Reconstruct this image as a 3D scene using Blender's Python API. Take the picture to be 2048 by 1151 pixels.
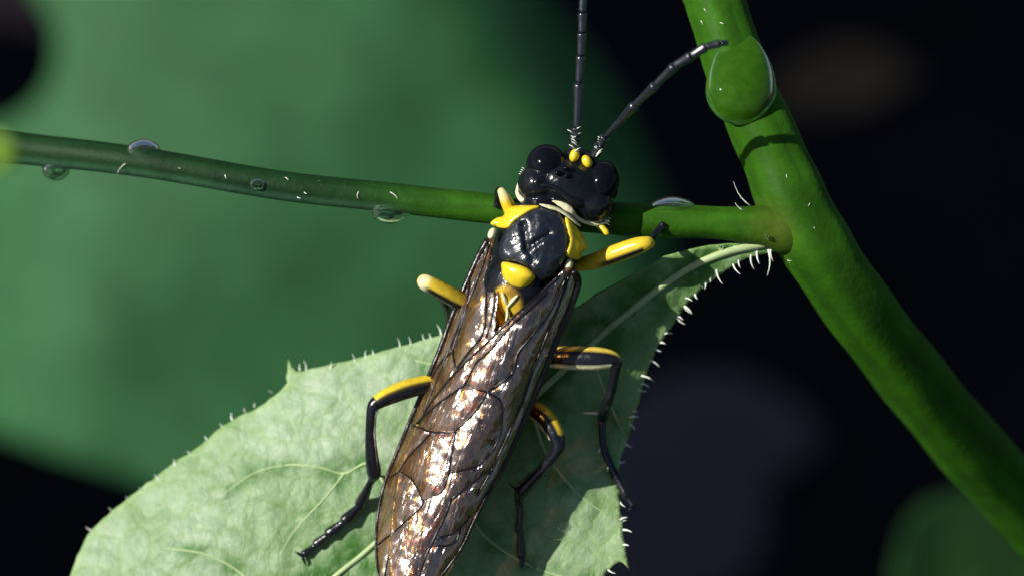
import bpy, math, random
import numpy as np
from mathutils import Vector, noise
from mathutils.geometry import delaunay_2d_cdt

random.seed(7)
for o in list(bpy.data.objects):
    bpy.data.objects.remove(o)
scene = bpy.context.scene
COL = scene.collection

# ------------------------------------------------------------------ frame
# Everything is measured in a plane frame: x right, y down, z towards the viewer, one unit
# of it = 1/500 scene unit (a scene unit stands for about 5 mm of the real place).
PX = 500.0
TH = math.radians(50)            # the view looks 50 degrees down
H = 90.0                         # height of the insect above the soil
LENS = 100.0
D = 2048 * LENS / 36.0           # viewing distance in plane units
RGT = np.array((1, 0, 0.0))
UPV = np.array((0, math.sin(TH), math.cos(TH)))
BCK = np.array((0, -math.cos(TH), math.sin(TH)))

# ------------------------------------------------------------------ camera
cam = bpy.data.cameras.new('camera')
cam.lens = LENS
cam.sensor_width = 36
cam.clip_start = 0.05
cam.clip_end = 2000
camo = bpy.data.objects.new('camera', cam)
COL.objects.link(camo)
camo.location = Vector(BCK * D / PX + np.array((0, 0, H)))
camo.rotation_euler = (math.pi / 2 - TH, 0, 0)
cam.dof.use_dof = True
cam.dof.focus_distance = (D + 70) / PX
APERTURE = 0.26
cam.dof.aperture_fstop = 0.1 / APERTURE
scene.camera = camo

# ------------------------------------------------------------------ light
LC = np.array((-0.72, 0.30, 0.63))
LC = LC / np.linalg.norm(LC)
LW = Vector(RGT * LC[0] + UPV * LC[1] + BCK * LC[2])
world = bpy.data.worlds.new('World')
scene.world = world
world.use_nodes = True
wn = world.node_tree
sky = wn.nodes.new('ShaderNodeTexSky')
sky.sky_type = 'NISHITA'
sky.sun_disc = False
sky.sun_elevation = math.asin(LW.z)
sky.sun_rotation = math.atan2(LW.x, LW.y)
wn.links.new(sky.outputs[0], wn.nodes['Background'].inputs[0])
wn.nodes['Background'].inputs[1].default_value = 0.05
sun = bpy.data.lights.new('sun', 'SUN')
sun.energy = 4.7
sun.angle = math.radians(0.6)
sun.color = (1, 0.95, 0.88)
suno = bpy.data.objects.new('sun', sun)
COL.objects.link(suno)
suno.rotation_euler = LW.to_track_quat('Z', 'Y').to_euler()
suno.location = Vector((0, 0, H)) + LW * 30
scene.view_settings.view_transform = 'Standard'
scene.view_settings.look = 'None'
scene.view_settings.exposure = 0.35
scene.view_settings.gamma = 1
scene.view_settings.use_curve_mapping = False

# ------------------------------------------------------------------ helpers
def C(x, y, z=0.0):
    k = 1 - z / D
    return np.array(((x - 1024) * k, -(y - 575.5) * k, z))

def to_world(v):
    v = np.asarray(v, float).reshape(-1, 3) / PX
    return v[:, :1] * RGT + v[:, 1:2] * UPV + v[:, 2:3] * BCK + np.array((0, 0, H))

WLOC = {}
def link(o, loc, parent):
    COL.objects.link(o)
    WLOC[o.name] = np.array(loc, float)
    if parent is not None:
        o.parent = parent
        o.location = Vector(WLOC[o.name] - WLOC[parent.name])
    else:
        o.location = Vector(loc)
    return o

def build_world(name, vw, faces, mat, parent=None, cols=None, smooth=True, loc=None):
    vw = np.asarray(vw, float)
    c = vw.mean(axis=0) if loc is None else np.array(loc)
    me = bpy.data.meshes.new(name)
    me.from_pydata([tuple(p) for p in (vw - c)], [], faces)
    if cols is not None:
        ca = me.color_attributes.new('Col', 'FLOAT_COLOR', 'POINT')
        a = np.ones((len(vw), 4), np.float32)
        a[:, :3] = cols
        ca.data.foreach_set('color', a.ravel())
    if smooth:
        me.polygons.foreach_set('use_smooth', [True] * len(me.polygons))
    me.update()
    me.materials.append(mat)
    return link(bpy.data.objects.new(name, me), c, parent)

def build(name, verts, faces, mat, parent=None, cols=None, smooth=True):
    return build_world(name, to_world(verts), faces, mat, parent, cols, smooth)

def empty(name, loc):
    return link(bpy.data.objects.new(name, None), loc, None)

def tag(o, label, cat, group=None, kind=None):
    o['label'] = label
    o['category'] = cat
    if group:
        o['group'] = group
    if kind:
        o['kind'] = kind
    return o

def spline(pts, n):
    """Catmull-Rom through rows of any width, n samples per span"""
    p = np.asarray(pts, float)
    p = np.vstack((2 * p[0] - p[1], p, 2 * p[-1] - p[-2]))
    out = []
    for i in range(1, len(p) - 2):
        for k in range(n):
            t = k / n
            a, b, c, d = p[i - 1], p[i], p[i + 1], p[i + 2]
            out.append(0.5 * (2 * b + (c - a) * t + (2 * a - 5 * b + 4 * c - d) * t * t
                              + (3 * b - a - 3 * c + d) * t ** 3))
    out.append(p[-2])
    return np.array(out)

def tube_mesh(path, rad, sides=14, prof=None, tip=True):
    """path in frame coordinates (N,3); rad (N,); prof(angle, i) scales the radius.
    angle 0 = image side, 90 deg = towards the viewer"""
    path = np.asarray(path, float)
    n = len(path)
    V, F, A = [], [], []
    pa = None
    for i in range(n):
        t = path[min(i + 1, n - 1)] - path[max(i - 1, 0)]
        t = t / (np.linalg.norm(t) + 1e-9)
        b = np.array((0, 0, 1.0)) - t * t[2]
        if np.linalg.norm(b) < 0.25 and pa is not None:
            b = np.cross(pa, t)
        b = b / (np.linalg.norm(b) + 1e-9)
        a = np.cross(t, b)
        pa = a
        for k in range(sides):
            th = 2 * math.pi * k / sides
            r = rad[i] * (prof(th, i) if prof else 1)
            V.append(path[i] + r * (math.cos(th) * a + math.sin(th) * b))
            A.append((i, th))
    for i in range(n - 1):
        for k in range(sides):
            k2 = (k + 1) % sides
            F.append((i * sides + k, i * sides + k2, (i + 1) * sides + k2, (i + 1) * sides + k))
    if tip:
        for e, idx in ((0, 0), (1, n - 1)):
            V.append(path[idx])
            A.append((idx, math.pi / 2))
            c = len(V) - 1
            for k in range(sides):
                k2 = (k + 1) % sides
                F.append((c, idx * sides + k2, idx * sides + k) if e == 0 else
                         (c, idx * sides + k, idx * sides + k2))
    return np.array(V), F, A

def tube(name, pts, mat, parent=None, sides=12, n=6, colfun=None, prof=None):
    """pts rows (x, y, z, r)"""
    s = spline(pts, n)
    path = np.array([C(*q[:3]) for q in s])
    V, F, A = tube_mesh(path, np.maximum(s[:, 3], 0.15), sides, prof)
    cols = None
    if colfun:
        m = len(s) - 1
        cols = np.array([colfun(i / m, th, s[i]) for i, th in A])
    return build(name, V, F, mat, parent, cols)

def seg_dist(P, poly, closed=True):
    P = np.asarray(P, float)
    poly = np.asarray(poly, float)
    best = np.full(len(P), 1e9)
    m = len(poly)
    for i in range(m if closed else m - 1):
        a, b = poly[i], poly[(i + 1) % m]
        ab = b - a
        t = np.clip(((P - a) @ ab) / (ab @ ab + 1e-9), 0, 1)
        d = np.linalg.norm(P - (a + t[:, None] * ab), axis=1)
        best = np.minimum(best, d)
    return best

def inside(P, poly):
    P = np.asarray(P, float)
    poly = np.asarray(poly, float)
    r = np.zeros(len(P), bool)
    m = len(poly)
    for i in range(m):
        a, b = poly[i], poly[(i + 1) % m]
        c = ((a[1] > P[:, 1]) != (b[1] > P[:, 1]))
        xx = (b[0] - a[0]) * (P[:, 1] - a[1]) / (b[1] - a[1] + 1e-12) + a[0]
        r ^= c & (P[:, 0] < xx)
    return r

def smooth_closed(poly, n=6):
    p = np.asarray(poly, float)
    m = len(p)
    out = []
    for i in range(m):
        a, b, c, d = p[i - 1], p[i], p[(i + 1) % m], p[(i + 2) % m]
        for k in range(n):
            t = k / n
            out.append(0.5 * (2 * b + (c - a) * t + (2 * a - 5 * b + 4 * c - d) * t * t
                              + (3 * b - a - 3 * c + d) * t ** 3))
    return np.array(out)

def sheet(name, outline, spacing, zfun, thick, mat, parent=None, colfun=None, dome=None):
    """a blade with thickness: outline in frame x,y; zfun(P) gives z; dome=(height, width) lifts the middle"""
    outline = np.asarray(outline, float)
    lo, hi = outline.min(0), outline.max(0)
    gx = np.arange(lo[0], hi[0], spacing)
    gy = np.arange(lo[1], hi[1], spacing * 0.866)
    G = np.array([(x + (spacing / 2 if j % 2 else 0), y) for j, y in enumerate(gy) for x in gx])
    G = G[inside(G, outline)]
    if len(G):
        G = G[seg_dist(G, outline) > spacing * 0.45]
    pts = [Vector(p) for p in outline] + [Vector(p) for p in G]
    m = len(outline)
    vs, es, fs, *_ = delaunay_2d_cdt(pts, [(i, (i + 1) % m) for i in range(m)], [], 1, 1e-5)
    P = np.array([(v.x, v.y) for v in vs])
    z = np.asarray(zfun(P), float)
    if dome:
        dd = seg_dist(P, outline)
        q = np.clip(dd / dome[1], 0, 1)
        z = z + dome[0] * np.sqrt(1 - (1 - q) ** 2)
    top = np.array([C(p[0], p[1], zz) for p, zz in zip(P, z)])
    bot = np.array([C(p[0], p[1], zz - thick) for p, zz in zip(P, z)])
    F = []
    cnt = {}
    n = len(P)
    for f in fs:
        f = list(f)
        a, b, c = P[f[0]], P[f[1]], P[f[2]]
        if (b[0] - a[0]) * (c[1] - a[1]) - (b[1] - a[1]) * (c[0] - a[0]) > 0:
            f.reverse()
        F.append(tuple(f))
        F.append(tuple(n + k for k in reversed(f)))
        for i in range(len(f)):
            e = (f[i], f[(i + 1) % len(f)])
            if (e[1], e[0]) in cnt:
                del cnt[(e[1], e[0])]
            else:
                cnt[e] = 1
    for a, b in cnt:
        F.append((b, a, n + a, n + b))
    cols = None
    if colfun:
        cc = np.asarray(colfun(P))
        cols = np.vstack((cc, cc))
    return build(name, np.vstack((top, bot)), F, mat, parent, cols)

def ell_mesh(cx, cy, cz, a, b, c, ang=0.0, nu=24, nv=16):
    """ellipsoid: a along direction ang in the plane (degrees, y down), b across, c in depth"""
    V, F = [], []
    ca, sa = math.cos(math.radians(ang)), math.sin(math.radians(ang))
    k = 1 - cz / D
    o = C(cx, cy, cz)
    for i in range(nv + 1):
        ph = math.pi * i / nv
        for j in range(nu):
            th = 2 * math.pi * j / nu
            x, y, z = a * math.sin(ph) * math.cos(th), b * math.sin(ph) * math.sin(th), c * math.cos(ph)
            V.append((o[0] + (x * ca - y * sa), o[1] - (x * sa + y * ca), o[2] + z))
    for i in range(nv):
        for j in range(nu):
            j2 = (j + 1) % nu
            F.append((i * nu + j, i * nu + j2, (i + 1) * nu + j2, (i + 1) * nu + j))
    F = [tuple(reversed(f)) for f in F]
    return np.array(V), F

def fbm(x, y, z=0.0, o=4):
    return noise.fractal(Vector((x, y, z)), 1.0, 2.0, o)

def nz(P, sc, seed=0.0, o=3):
    return np.array([fbm(p[0] / sc, p[1] / sc, seed, o) for p in P])

# ------------------------------------------------------------------ materials
def new_mat(name):
    m = bpy.data.materials.new(name)
    m.use_nodes = True
    nt = m.node_tree
    return m, nt, nt.nodes['Principled BSDF']

def noise_node(nt, scale, detail=4, rough=0.55, dist=0.0):
    tc = nt.nodes.get('tc') or nt.nodes.new('ShaderNodeTexCoord')
    tc.name = 'tc'
    n = nt.nodes.new('ShaderNodeTexNoise')
    n.inputs['Scale'].default_value = scale
    n.inputs['Detail'].default_value = detail
    n.inputs['Roughness'].default_value = rough
    n.inputs['Distortion'].default_value = dist
    nt.links.new(tc.outputs['Object'], n.inputs['Vector'])
    return n

def ramp(nt, src, stops):
    r = nt.nodes.new('ShaderNodeValToRGB')
    e = r.color_ramp.elements
    while len(e) < len(stops):
        e.new(0.5)
    for k, (p, c) in zip(e, stops):
        k.position = p
        k.color = (*c, 1)
    nt.links.new(src, r.inputs[0])
    return r

def bump(nt, src, strength, dist, prev=None):
    b = nt.nodes.new('ShaderNodeBump')
    b.inputs['Strength'].default_value = strength
    b.inputs['Distance'].default_value = dist
    nt.links.new(src, b.inputs['Height'])
    if prev is not None:
        nt.links.new(prev.outputs[0], b.inputs['Normal'])
    return b

def mixcol(nt, a, b, fac, mode='MIX'):
    m = nt.nodes.new('ShaderNodeMix')
    m.data_type = 'RGBA'
    m.blend_type = mode
    for s, i in ((fac, 0), (a, 6), (b, 7)):
        if isinstance(s, (int, float)):
            m.inputs[i].default_value = s
        elif isinstance(s, tuple):
            m.inputs[i].default_value = (*s, 1)
        else:
            nt.links.new(s, m.inputs[i])
    return m.outputs[2]

def mat_simple(name, c1, c2, scale, rough=0.4, bs=0.3, bscale=None, bd=0.01, coat=0.0, spec=0.5, sss=0.0, dist=0.0, rough2=None):
    m, nt, p = new_mat(name)
    n = noise_node(nt, scale, 5, 0.6, dist)
    r = ramp(nt, n.outputs[0], [(0.3, c1), (0.7, c2)])
    nt.links.new(r.outputs[0], p.inputs['Base Color'])
    p.inputs['Roughness'].default_value = rough
    if rough2 is not None:
        rr = nt.nodes.new('ShaderNodeMapRange')
        rr.inputs[1].default_value, rr.inputs[2].default_value = 0.35, 0.65
        rr.inputs[3].default_value, rr.inputs[4].default_value = rough, rough2
        nt.links.new(n.outputs[0], rr.inputs[0])
        nt.links.new(rr.outputs[0], p.inputs['Roughness'])
    p.inputs['Specular IOR Level'].default_value = spec
    p.inputs['Coat Weight'].default_value = coat
    p.inputs['Coat Roughness'].default_value = 0.08
    if sss:
        p.inputs['Subsurface Weight'].default_value = sss
        p.inputs['Subsurface Radius'].default_value = (0.06, 0.12, 0.03)
        p.inputs['Subsurface Scale'].default_value = 0.4
    if bs:
        b = bump(nt, noise_node(nt, bscale or scale * 3, 4, 0.6, dist).outputs[0], bs, bd)
        nt.links.new(b.outputs[0], p.inputs['Normal'])
    return m

def mat_attr(name, rough=0.35, bs=0.3, bscale=40, bd=0.01, coat=0.0, spec=0.5, vary=0.25, vscale=18):
    """pigment from the colour attribute, broken up by noise"""
    m, nt, p = new_mat(name)
    at = nt.nodes.new('ShaderNodeAttribute')
    at.attribute_name = 'Col'
    n = noise_node(nt, vscale, 4)
    r = ramp(nt, n.outputs[0], [(0.3, (1 - vary,) * 3), (0.7, (1 + vary,) * 3)])
    nt.links.new(mixcol(nt, at.outputs[0], r.outputs[0], 1.0, 'MULTIPLY'), p.inputs['Base Color'])
    p.inputs['Roughness'].default_value = rough
    p.inputs['Specular IOR Level'].default_value = spec
    p.inputs['Coat Weight'].default_value = coat
    p.inputs['Coat Roughness'].default_value = 0.1
    if bs:
        b = bump(nt, noise_node(nt, bscale, 3, 0.5, 0.4).outputs[0], bs, bd)
        nt.links.new(b.outputs[0], p.inputs['Normal'])
    return m

M = {}
M['soil'] = mat_simple('soil', (0.006, 0.006, 0.008), (0.024, 0.018, 0.026), 0.05, 0.95, 1.0, 0.5, 0.6, spec=0.1)
M['stem'] = mat_attr('stem', 0.6, 0.25, 30, 0.012, vary=0.25, vscale=7, spec=0.15)
M['hair'] = mat_simple('hair', (0.75, 0.8, 0.68), (0.85, 0.88, 0.8), 20, 0.35, 0)
M['black'] = mat_simple('black_cuticle', (0.004, 0.005, 0.008), (0.012, 0.013, 0.018), 20, 0.15, 0.2, 22, 0.015, spec=0.28, dist=0.6)
M['antenna'] = mat_simple('antenna_cuticle', (0.006, 0.008, 0.012), (0.016, 0.019, 0.027), 20, 0.27, 0.25, 30, 0.008, spec=1.0)
M['eye'] = mat_simple('eye', (0.003, 0.003, 0.006), (0.006, 0.006, 0.01), 30, 0.10, 0.0, spec=0.14)
M['thorax'] = mat_simple('thorax_cuticle', (0.004, 0.006, 0.011), (0.012, 0.017, 0.028), 6, 0.38, 0.5, 9, 0.03, spec=1.0, dist=1.0, rough2=0.22)
M['yellow'] = mat_simple('yellow_cuticle', (0.70, 0.50, 0.015), (0.80, 0.62, 0.03), 8, 0.28, 0.12, 14, 0.02, coat=0.25)
M['cream'] = mat_simple('cream_membrane', (0.62, 0.60, 0.32), (0.75, 0.74, 0.5), 12, 0.35, 0.4, 20, 0.02)
M['amber'] = mat_simple('amber_cuticle', (0.30, 0.16, 0.02), (0.55, 0.38, 0.06), 9, 0.25, 0.5, 14, 0.03)
M['body'] = mat_attr('body', 0.2, 0.35, 24, 0.015, spec=0.35)
M['leg'] = mat_attr('leg', 0.25, 0.25, 40, 0.01, spec=0.6, vary=0.15)
M['vein'] = mat_simple('wing_vein', (0.004, 0.004, 0.006), (0.016, 0.009, 0.006), 14, 0.28, 0.3, 40, 0.01)

def leaf_mat(name, c1, c2, c3, rough=0.45, quilt=0.6, trans=0.2, attr=False):
    m, nt, p = new_mat(name)
    n1 = noise_node(nt, 1.6, 5, 0.6, 0.3)
    n2 = noise_node(nt, 14, 4, 0.6, 0.8)
    r = ramp(nt, n1.outputs[0], [(0.32, c1), (0.5, c2), (0.68, c3)])
    r2 = ramp(nt, n2.outputs[0], [(0.35, (0.82, 0.88, 0.8)), (0.65, (1.12, 1.08, 1.12))])
    base = mixcol(nt, r.outputs[0], r2.outputs[0], 1.0, 'MULTIPLY')
    if attr:
        at = nt.nodes.new('ShaderNodeAttribute')
        at.attribute_name = 'Col'
        base = mixcol(nt, base, at.outputs[0], 1.0, 'MULTIPLY')
    nt.links.new(base, p.inputs['Base Color'])
    p.inputs['Roughness'].default_value = rough
    p.inputs['Specular IOR Level'].default_value = 0.28
    b1 = bump(nt, noise_node(nt, 9, 4, 0.55, 0.9).outputs[0], quilt, 0.03)
    b2 = bump(nt, noise_node(nt, 45, 3, 0.6, 0.5).outputs[0], quilt * 0.5, 0.008, b1)
    if attr:
        # net of the finest veins: sunken, slightly paler lines round small cells
        wob = noise_node(nt, 7, 3)
        va = nt.nodes.new('ShaderNodeVectorMath')
        va.operation = 'MULTIPLY_ADD'
        va.inputs[1].default_value = (0.09, 0.09, 0.09)
        nt.links.new(wob.outputs['Color'], va.inputs[0])
        nt.links.new(nt.nodes['tc'].outputs['Object'], va.inputs[2])
        hts = []
        for sc in (7.5, 22):
            vo = nt.nodes.new('ShaderNodeTexVoronoi')
            vo.feature = 'DISTANCE_TO_EDGE'
            vo.inputs['Scale'].default_value = sc
            nt.links.new(va.outputs[0], vo.inputs['Vector'])
            hr = nt.nodes.new('ShaderNodeMapRange')
            hr.inputs[2].default_value = 0.16
            nt.links.new(vo.outputs['Distance'], hr.inputs[0])
            hts.append(hr)
        b2 = bump(nt, hts[0].outputs[0], 0.28, 0.010, b2)
        b2 = bump(nt, hts[1].outputs[0], 0.28, 0.004, b2)
        rn = ramp(nt, hts[0].outputs[0], [(0.0, (0.86, 0.93, 0.74)), (0.5, (1.0, 1.0, 1.0))])
        base = mixcol(nt, base, rn.outputs[0], 1.0, 'MULTIPLY')
        nt.links.new(base, p.inputs['Base Color'])
    nt.links.new(b2.outputs[0], p.inputs['Normal'])
    out = nt.nodes['Material Output']
    tr = nt.nodes.new('ShaderNodeBsdfTranslucent')
    tr.inputs[0].default_value = (c2[0] * 1.2, c2[1] * 1.4, c2[2] * 0.6, 1)
    mx = nt.nodes.new('ShaderNodeMixShader')
    mx.inputs[0].default_value = trans
    nt.links.new(p.outputs[0], mx.inputs[1])
    nt.links.new(tr.outputs[0], mx.inputs[2])
    nt.links.new(mx.outputs[0], out.inputs[0])
    return m

M['leaf'] = leaf_mat('leaf_blade', (0.18, 0.30, 0.12), (0.28, 0.405, 0.22), (0.37, 0.48, 0.32), 0.5, 0.17, attr=True)
M['leaf_far'] = leaf_mat('leaf_blade_far', (0.020, 0.095, 0.029), (0.027, 0.12, 0.039), (0.035, 0.14, 0.049), 0.7, 0.2)
M['leaf_lime'] = leaf_mat('leaf_blade_lime', (0.10, 0.22, 0.02), (0.16, 0.30, 0.03), (0.2, 0.34, 0.04), 0.6, 0.2)
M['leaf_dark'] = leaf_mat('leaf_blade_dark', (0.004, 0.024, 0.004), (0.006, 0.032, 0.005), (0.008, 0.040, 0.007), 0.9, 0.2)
M['leafvein'] = mat_simple('leaf_vein', (0.30, 0.42, 0.18), (0.40, 0.50, 0.24), 6, 0.5, 0.3, 20, 0.01)
M['dead'] = mat_simple('dead_leaf', (0.11, 0.065, 0.03), (0.16, 0.1, 0.045), 1.5, 0.8, 0.4)
M['stone'] = mat_simple('stone', (0.075, 0.055, 0.08), (0.12, 0.09, 0.12), 0.6, 0.85, 0.5)

def wing_mat():
    """clear amber membrane; the colour attribute holds place along (r) and across (g) the wing"""
    m, nt, p = new_mat('wing_membrane')
    out = nt.nodes['Material Output']
    at = nt.nodes.new('ShaderNodeAttribute')
    at.attribute_name = 'Col'
    def nn(sx, sy, detail, dist):
        mp = nt.nodes.new('ShaderNodeMapping')
        mp.inputs['Scale'].default_value = (sx, sy, 1)
        nt.links.new(at.outputs['Vector'], mp.inputs[0])
        n = nt.nodes.new('ShaderNodeTexNoise')
        n.inputs['Scale'].default_value = 1
        n.inputs['Detail'].default_value = detail
        n.inputs['Distortion'].default_value = dist
        nt.links.new(mp.outputs[0], n.inputs['Vector'])
        return n
    n1 = nn(1.1, 4.0, 3, 1.0)
    n2 = nn(3.2, 14, 3, 2.0)
    n3 = nn(18, 30, 2, 0.6)
    b1 = bump(nt, n1.outputs[0], 0.9, 0.018)
    b2 = bump(nt, n2.outputs[0], 0.55, 0.0025, b1)
    b3 = bump(nt, n3.outputs[0], 0.3, 0.0008, b2)
    r = ramp(nt, n1.outputs[0], [(0.35, (0.03, 0.010, 0.004)), (0.5, (0.17, 0.07, 0.012)), (0.66, (0.40, 0.22, 0.05))])
    nt.links.new(r.outputs[0], p.inputs['Base Color'])
    p.inputs['Roughness'].default_value = 0.3
    nt.links.new(b3.outputs[0], p.inputs['Normal'])
    tr = nt.nodes.new('ShaderNodeBsdfTransparent')
    tr.inputs[0].default_value = (0.72, 0.50, 0.24, 1)
    mr = nt.nodes.new('ShaderNodeMapRange')
    mr.inputs[1].default_value, mr.inputs[2].default_value = 0.35, 0.65
    mr.inputs[3].default_value, mr.inputs[4].default_value = 0.02, 0.2
    nt.links.new(n2.outputs[0], mr.inputs[0])
    m1 = nt.nodes.new('ShaderNodeMixShader')
    nt.links.new(mr.outputs[0], m1.inputs[0])
    nt.links.new(tr.outputs[0], m1.inputs[1])
    nt.links.new(p.outputs[0], m1.inputs[2])
    gl = nt.nodes.new('ShaderNodeBsdfGlossy')
    gl.inputs['Color'].default_value = (1, 0.97, 0.95, 1)
    gl.inputs['Roughness'].default_value = 0.21
    nt.links.new(b3.outputs[0], gl.inputs['Normal'])
    lw = nt.nodes.new('ShaderNodeLayerWeight')
    lw.inputs[0].default_value = 0.25
    nt.links.new(b3.outputs[0], lw.inputs['Normal'])
    ma = nt.nodes.new('ShaderNodeMath')
    ma.operation = 'MULTIPLY_ADD'
    ma.inputs[1].default_value, ma.inputs[2].default_value = 0.5, 0.23
    nt.links.new(lw.outputs['Fresnel'], ma.inputs[0])
    m2 = nt.nodes.new('ShaderNodeMixShader')
    nt.links.new(ma.outputs[0], m2.inputs[0])
    nt.links.new(m1.outputs[0], m2.inputs[1])
    nt.links.new(gl.outputs[0], m2.inputs[2])
    nt.links.new(m2.outputs[0], out.inputs[0])
    return m
M['wing'] = wing_mat()

def water_mat():
    m, nt, p = new_mat('water')
    out = nt.nodes['Material Output']
    p.inputs['Base Color'].default_value = (1, 1, 1, 1)
    p.inputs['Roughness'].default_value = 0.02
    p.inputs['IOR'].default_value = 1.33
    p.inputs['Transmission Weight'].default_value = 1
    tr = nt.nodes.new('ShaderNodeBsdfTransparent')
    mx = nt.nodes.new('ShaderNodeMixShader')
    mx.inputs[0].default_value = 0.15
    nt.links.new(p.outputs[0], mx.inputs[1])
    nt.links.new(tr.outputs[0], mx.inputs[2])
    nt.links.new(mx.outputs[0], out.inputs[0])
    return m
M['water'] = water_mat()
mg, ntg, pg = new_mat('water_painted_stem_green')  # green of the stem seen through the drop, painted into its base colour
pg.inputs['Base Color'].default_value = (0.06, 0.20, 0.012, 1)
pg.inputs['Roughness'].default_value = 0.03
pg.inputs['IOR'].default_value = 1.33
pg.inputs['Transmission Weight'].default_value = 0.4
pg.inputs['Specular IOR Level'].default_value = 0.25
ng = noise_node(ntg, 9, 4, 0.6, 0.6)
rg = ramp(ntg, ng.outputs[0], [(0.35, (0.030, 0.12, 0.005)), (0.65, (0.06, 0.17, 0.01))])
ntg.links.new(rg.outputs[0], pg.inputs['Base Color'])
M['green_painted_water'] = mg

# ------------------------------------------------------------------ ground
def ground_h(x, y):
    return 2.4 * fbm(x / 26, y / 26, 3.1, 4) + 0.6 * fbm(x / 6, y / 6, 9.1, 3)

def make_ground():
    V, F = [], []
    xs = np.concatenate((np.linspace(-900, -110, 14), np.linspace(-100, 100, 121), np.linspace(110, 900, 14)))
    ys = np.concatenate((np.linspace(-900, -50, 14), np.linspace(-40, 160, 121), np.linspace(170, 900, 14)))
    for y in ys:
        for x in xs:
            V.append((x, y, ground_h(x, y)))
    nx = len(xs)
    for j in range(len(ys) - 1):
        for i in range(nx - 1):
            F.append((j * nx + i, j * nx + i + 1, (j + 1) * nx + i + 1, (j + 1) * nx + i))
    g = build_world('ground', np.array(V), F, M['soil'], loc=(0, 0, 0))
    g['kind'] = 'structure'
    g['label'] = 'dark damp soil far below the leaves'
make_ground()

CAMW = BCK * D / PX + np.array((0, 0, H))
def ground_at(px, py):
    p = to_world(C(px, py, 0))[0]
    d = p - CAMW
    t = -CAMW[2] / d[2]
    q = CAMW + d * t
    q[2] = ground_h(q[0], q[1])
    return q

# ------------------------------------------------------------------ the plant
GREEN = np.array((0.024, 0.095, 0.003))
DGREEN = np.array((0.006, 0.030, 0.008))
PALE = np.array((0.05, 0.13, 0.07))
NODEC = np.array((0.105, 0.135, 0.016))

def smoothstep(a, b, x):
    t = np.clip((x - a) / (b - a), 0, 1)
    return t * t * (3 - 2 * t)

STEM = [(1285, -520, -300, 60), (1350, -260, -230, 60), (1425, -20, -190, 62), (1480, 150, -180, 64), (1545, 300, -180, 68),
        (1602, 430, -185, 74), (1680, 560, -240, 74), (1795, 715, -400, 75), (1930, 880, -640, 78), (2050, 1010, -900, 82)]
tail = spline(STEM, 8)
stem_path = [C(*q[:3]) for q in tail]
stem_r = list(tail[:, 3])
# goes on below the picture and down into the soil
pw = to_world(stem_path[-1])[0]
prev = to_world(stem_path[-2])[0]
dirw = (pw - prev) / np.linalg.norm(pw - prev)
root = empty('leafy_plant', (pw[0] + 6, pw[1] - 1.2, 0))
plant = tag(root, 'hairy green stemmed plant whose leaf carries the black and yellow insect', 'plant')
wpts = [to_world(q)[0] for q in stem_path]
q = pw.copy()
dv = dirw.copy()
k = 0
rr = stem_r[:]
while q[2] > -2.5:
    dv = dv * 0.93 + np.array((0.02, -0.02, -1.0)) * 0.07
    dv /= np.linalg.norm(dv)
    q = q + dv * 0.6
    wpts.append(q.copy())
    rr.append(82 + 0.3 * k)
    k += 1
wpts = np.array(wpts)
cp = (wpts - np.array((0, 0, H))) * PX
cp = np.stack((cp @ RGT, cp @ UPV, cp @ BCK), 1)
def stem_prof(th, i):
    return 1 + 0.035 * math.cos(5 * th + 0.6) + 0.02 * math.sin(i * 0.9)
V, F, A = tube_mesh(cp, np.array(rr), 56, stem_prof)
dn = np.hypot(V[:, 0] + 1024 - 1545, -V[:, 1] + 575.5 - 458)
cols = np.array([GREEN * (1 + 0.12 * math.cos(5 * th) + 0.35 * fbm(2.6 * math.cos(th), 2.6 * math.sin(th), i * 0.035, 4)) for i, th in A])
w = (1 - smoothstep(5, 85, dn))[:, None] * 0.6
cols = cols * (1 - w) + NODEC * w
stem = build('stem', V, F, M['stem'], plant, cols)

BR = [(1670, 480, -250, 30), (1620, 466, -205, 52), (1572, 457, -178, 54), (1536, 452, -164, 47), (1500, 450, -153, 39), (1440, 446, -148, 34), (1380, 443, -148, 34), (1300, 442, -150, 35), (1200, 434, -155, 34),
      (1000, 419, -160, 31.5), (760, 393, -165, 30.5), (560, 371, -175, 30.5), (300, 327, -215, 31), (100, 303, -290, 33),
      (-60, 290, -380, 35), (-300, 300, -560, 35), (-520, 330, -760, 30), (-700, 400, -900, 10)]
def br_prof(th, i):
    # a blunt four-angled stalk with a raised ridge along its lower side
    return 1 + 0.05 * math.cos(4 * th + 0.5) + 0.10 * math.exp(-((th - 5.9) % (2 * math.pi) - 0.0) ** 2 / 0.12)
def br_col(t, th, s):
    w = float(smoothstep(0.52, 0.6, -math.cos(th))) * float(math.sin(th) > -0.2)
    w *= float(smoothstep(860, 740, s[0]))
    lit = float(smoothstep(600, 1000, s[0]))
    base = DGREEN * (1 - lit) + GREEN * lit  # shade on the left of the stalk is put into its pigment
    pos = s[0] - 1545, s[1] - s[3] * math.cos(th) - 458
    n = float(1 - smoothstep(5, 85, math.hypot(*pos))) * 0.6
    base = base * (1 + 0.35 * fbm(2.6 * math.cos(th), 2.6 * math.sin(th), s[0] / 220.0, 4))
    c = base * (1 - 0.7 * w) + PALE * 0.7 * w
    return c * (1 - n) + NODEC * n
branch = tube('side_stalk', BR, M['stem'], plant, sides=32, n=10, colfun=br_col)

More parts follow.
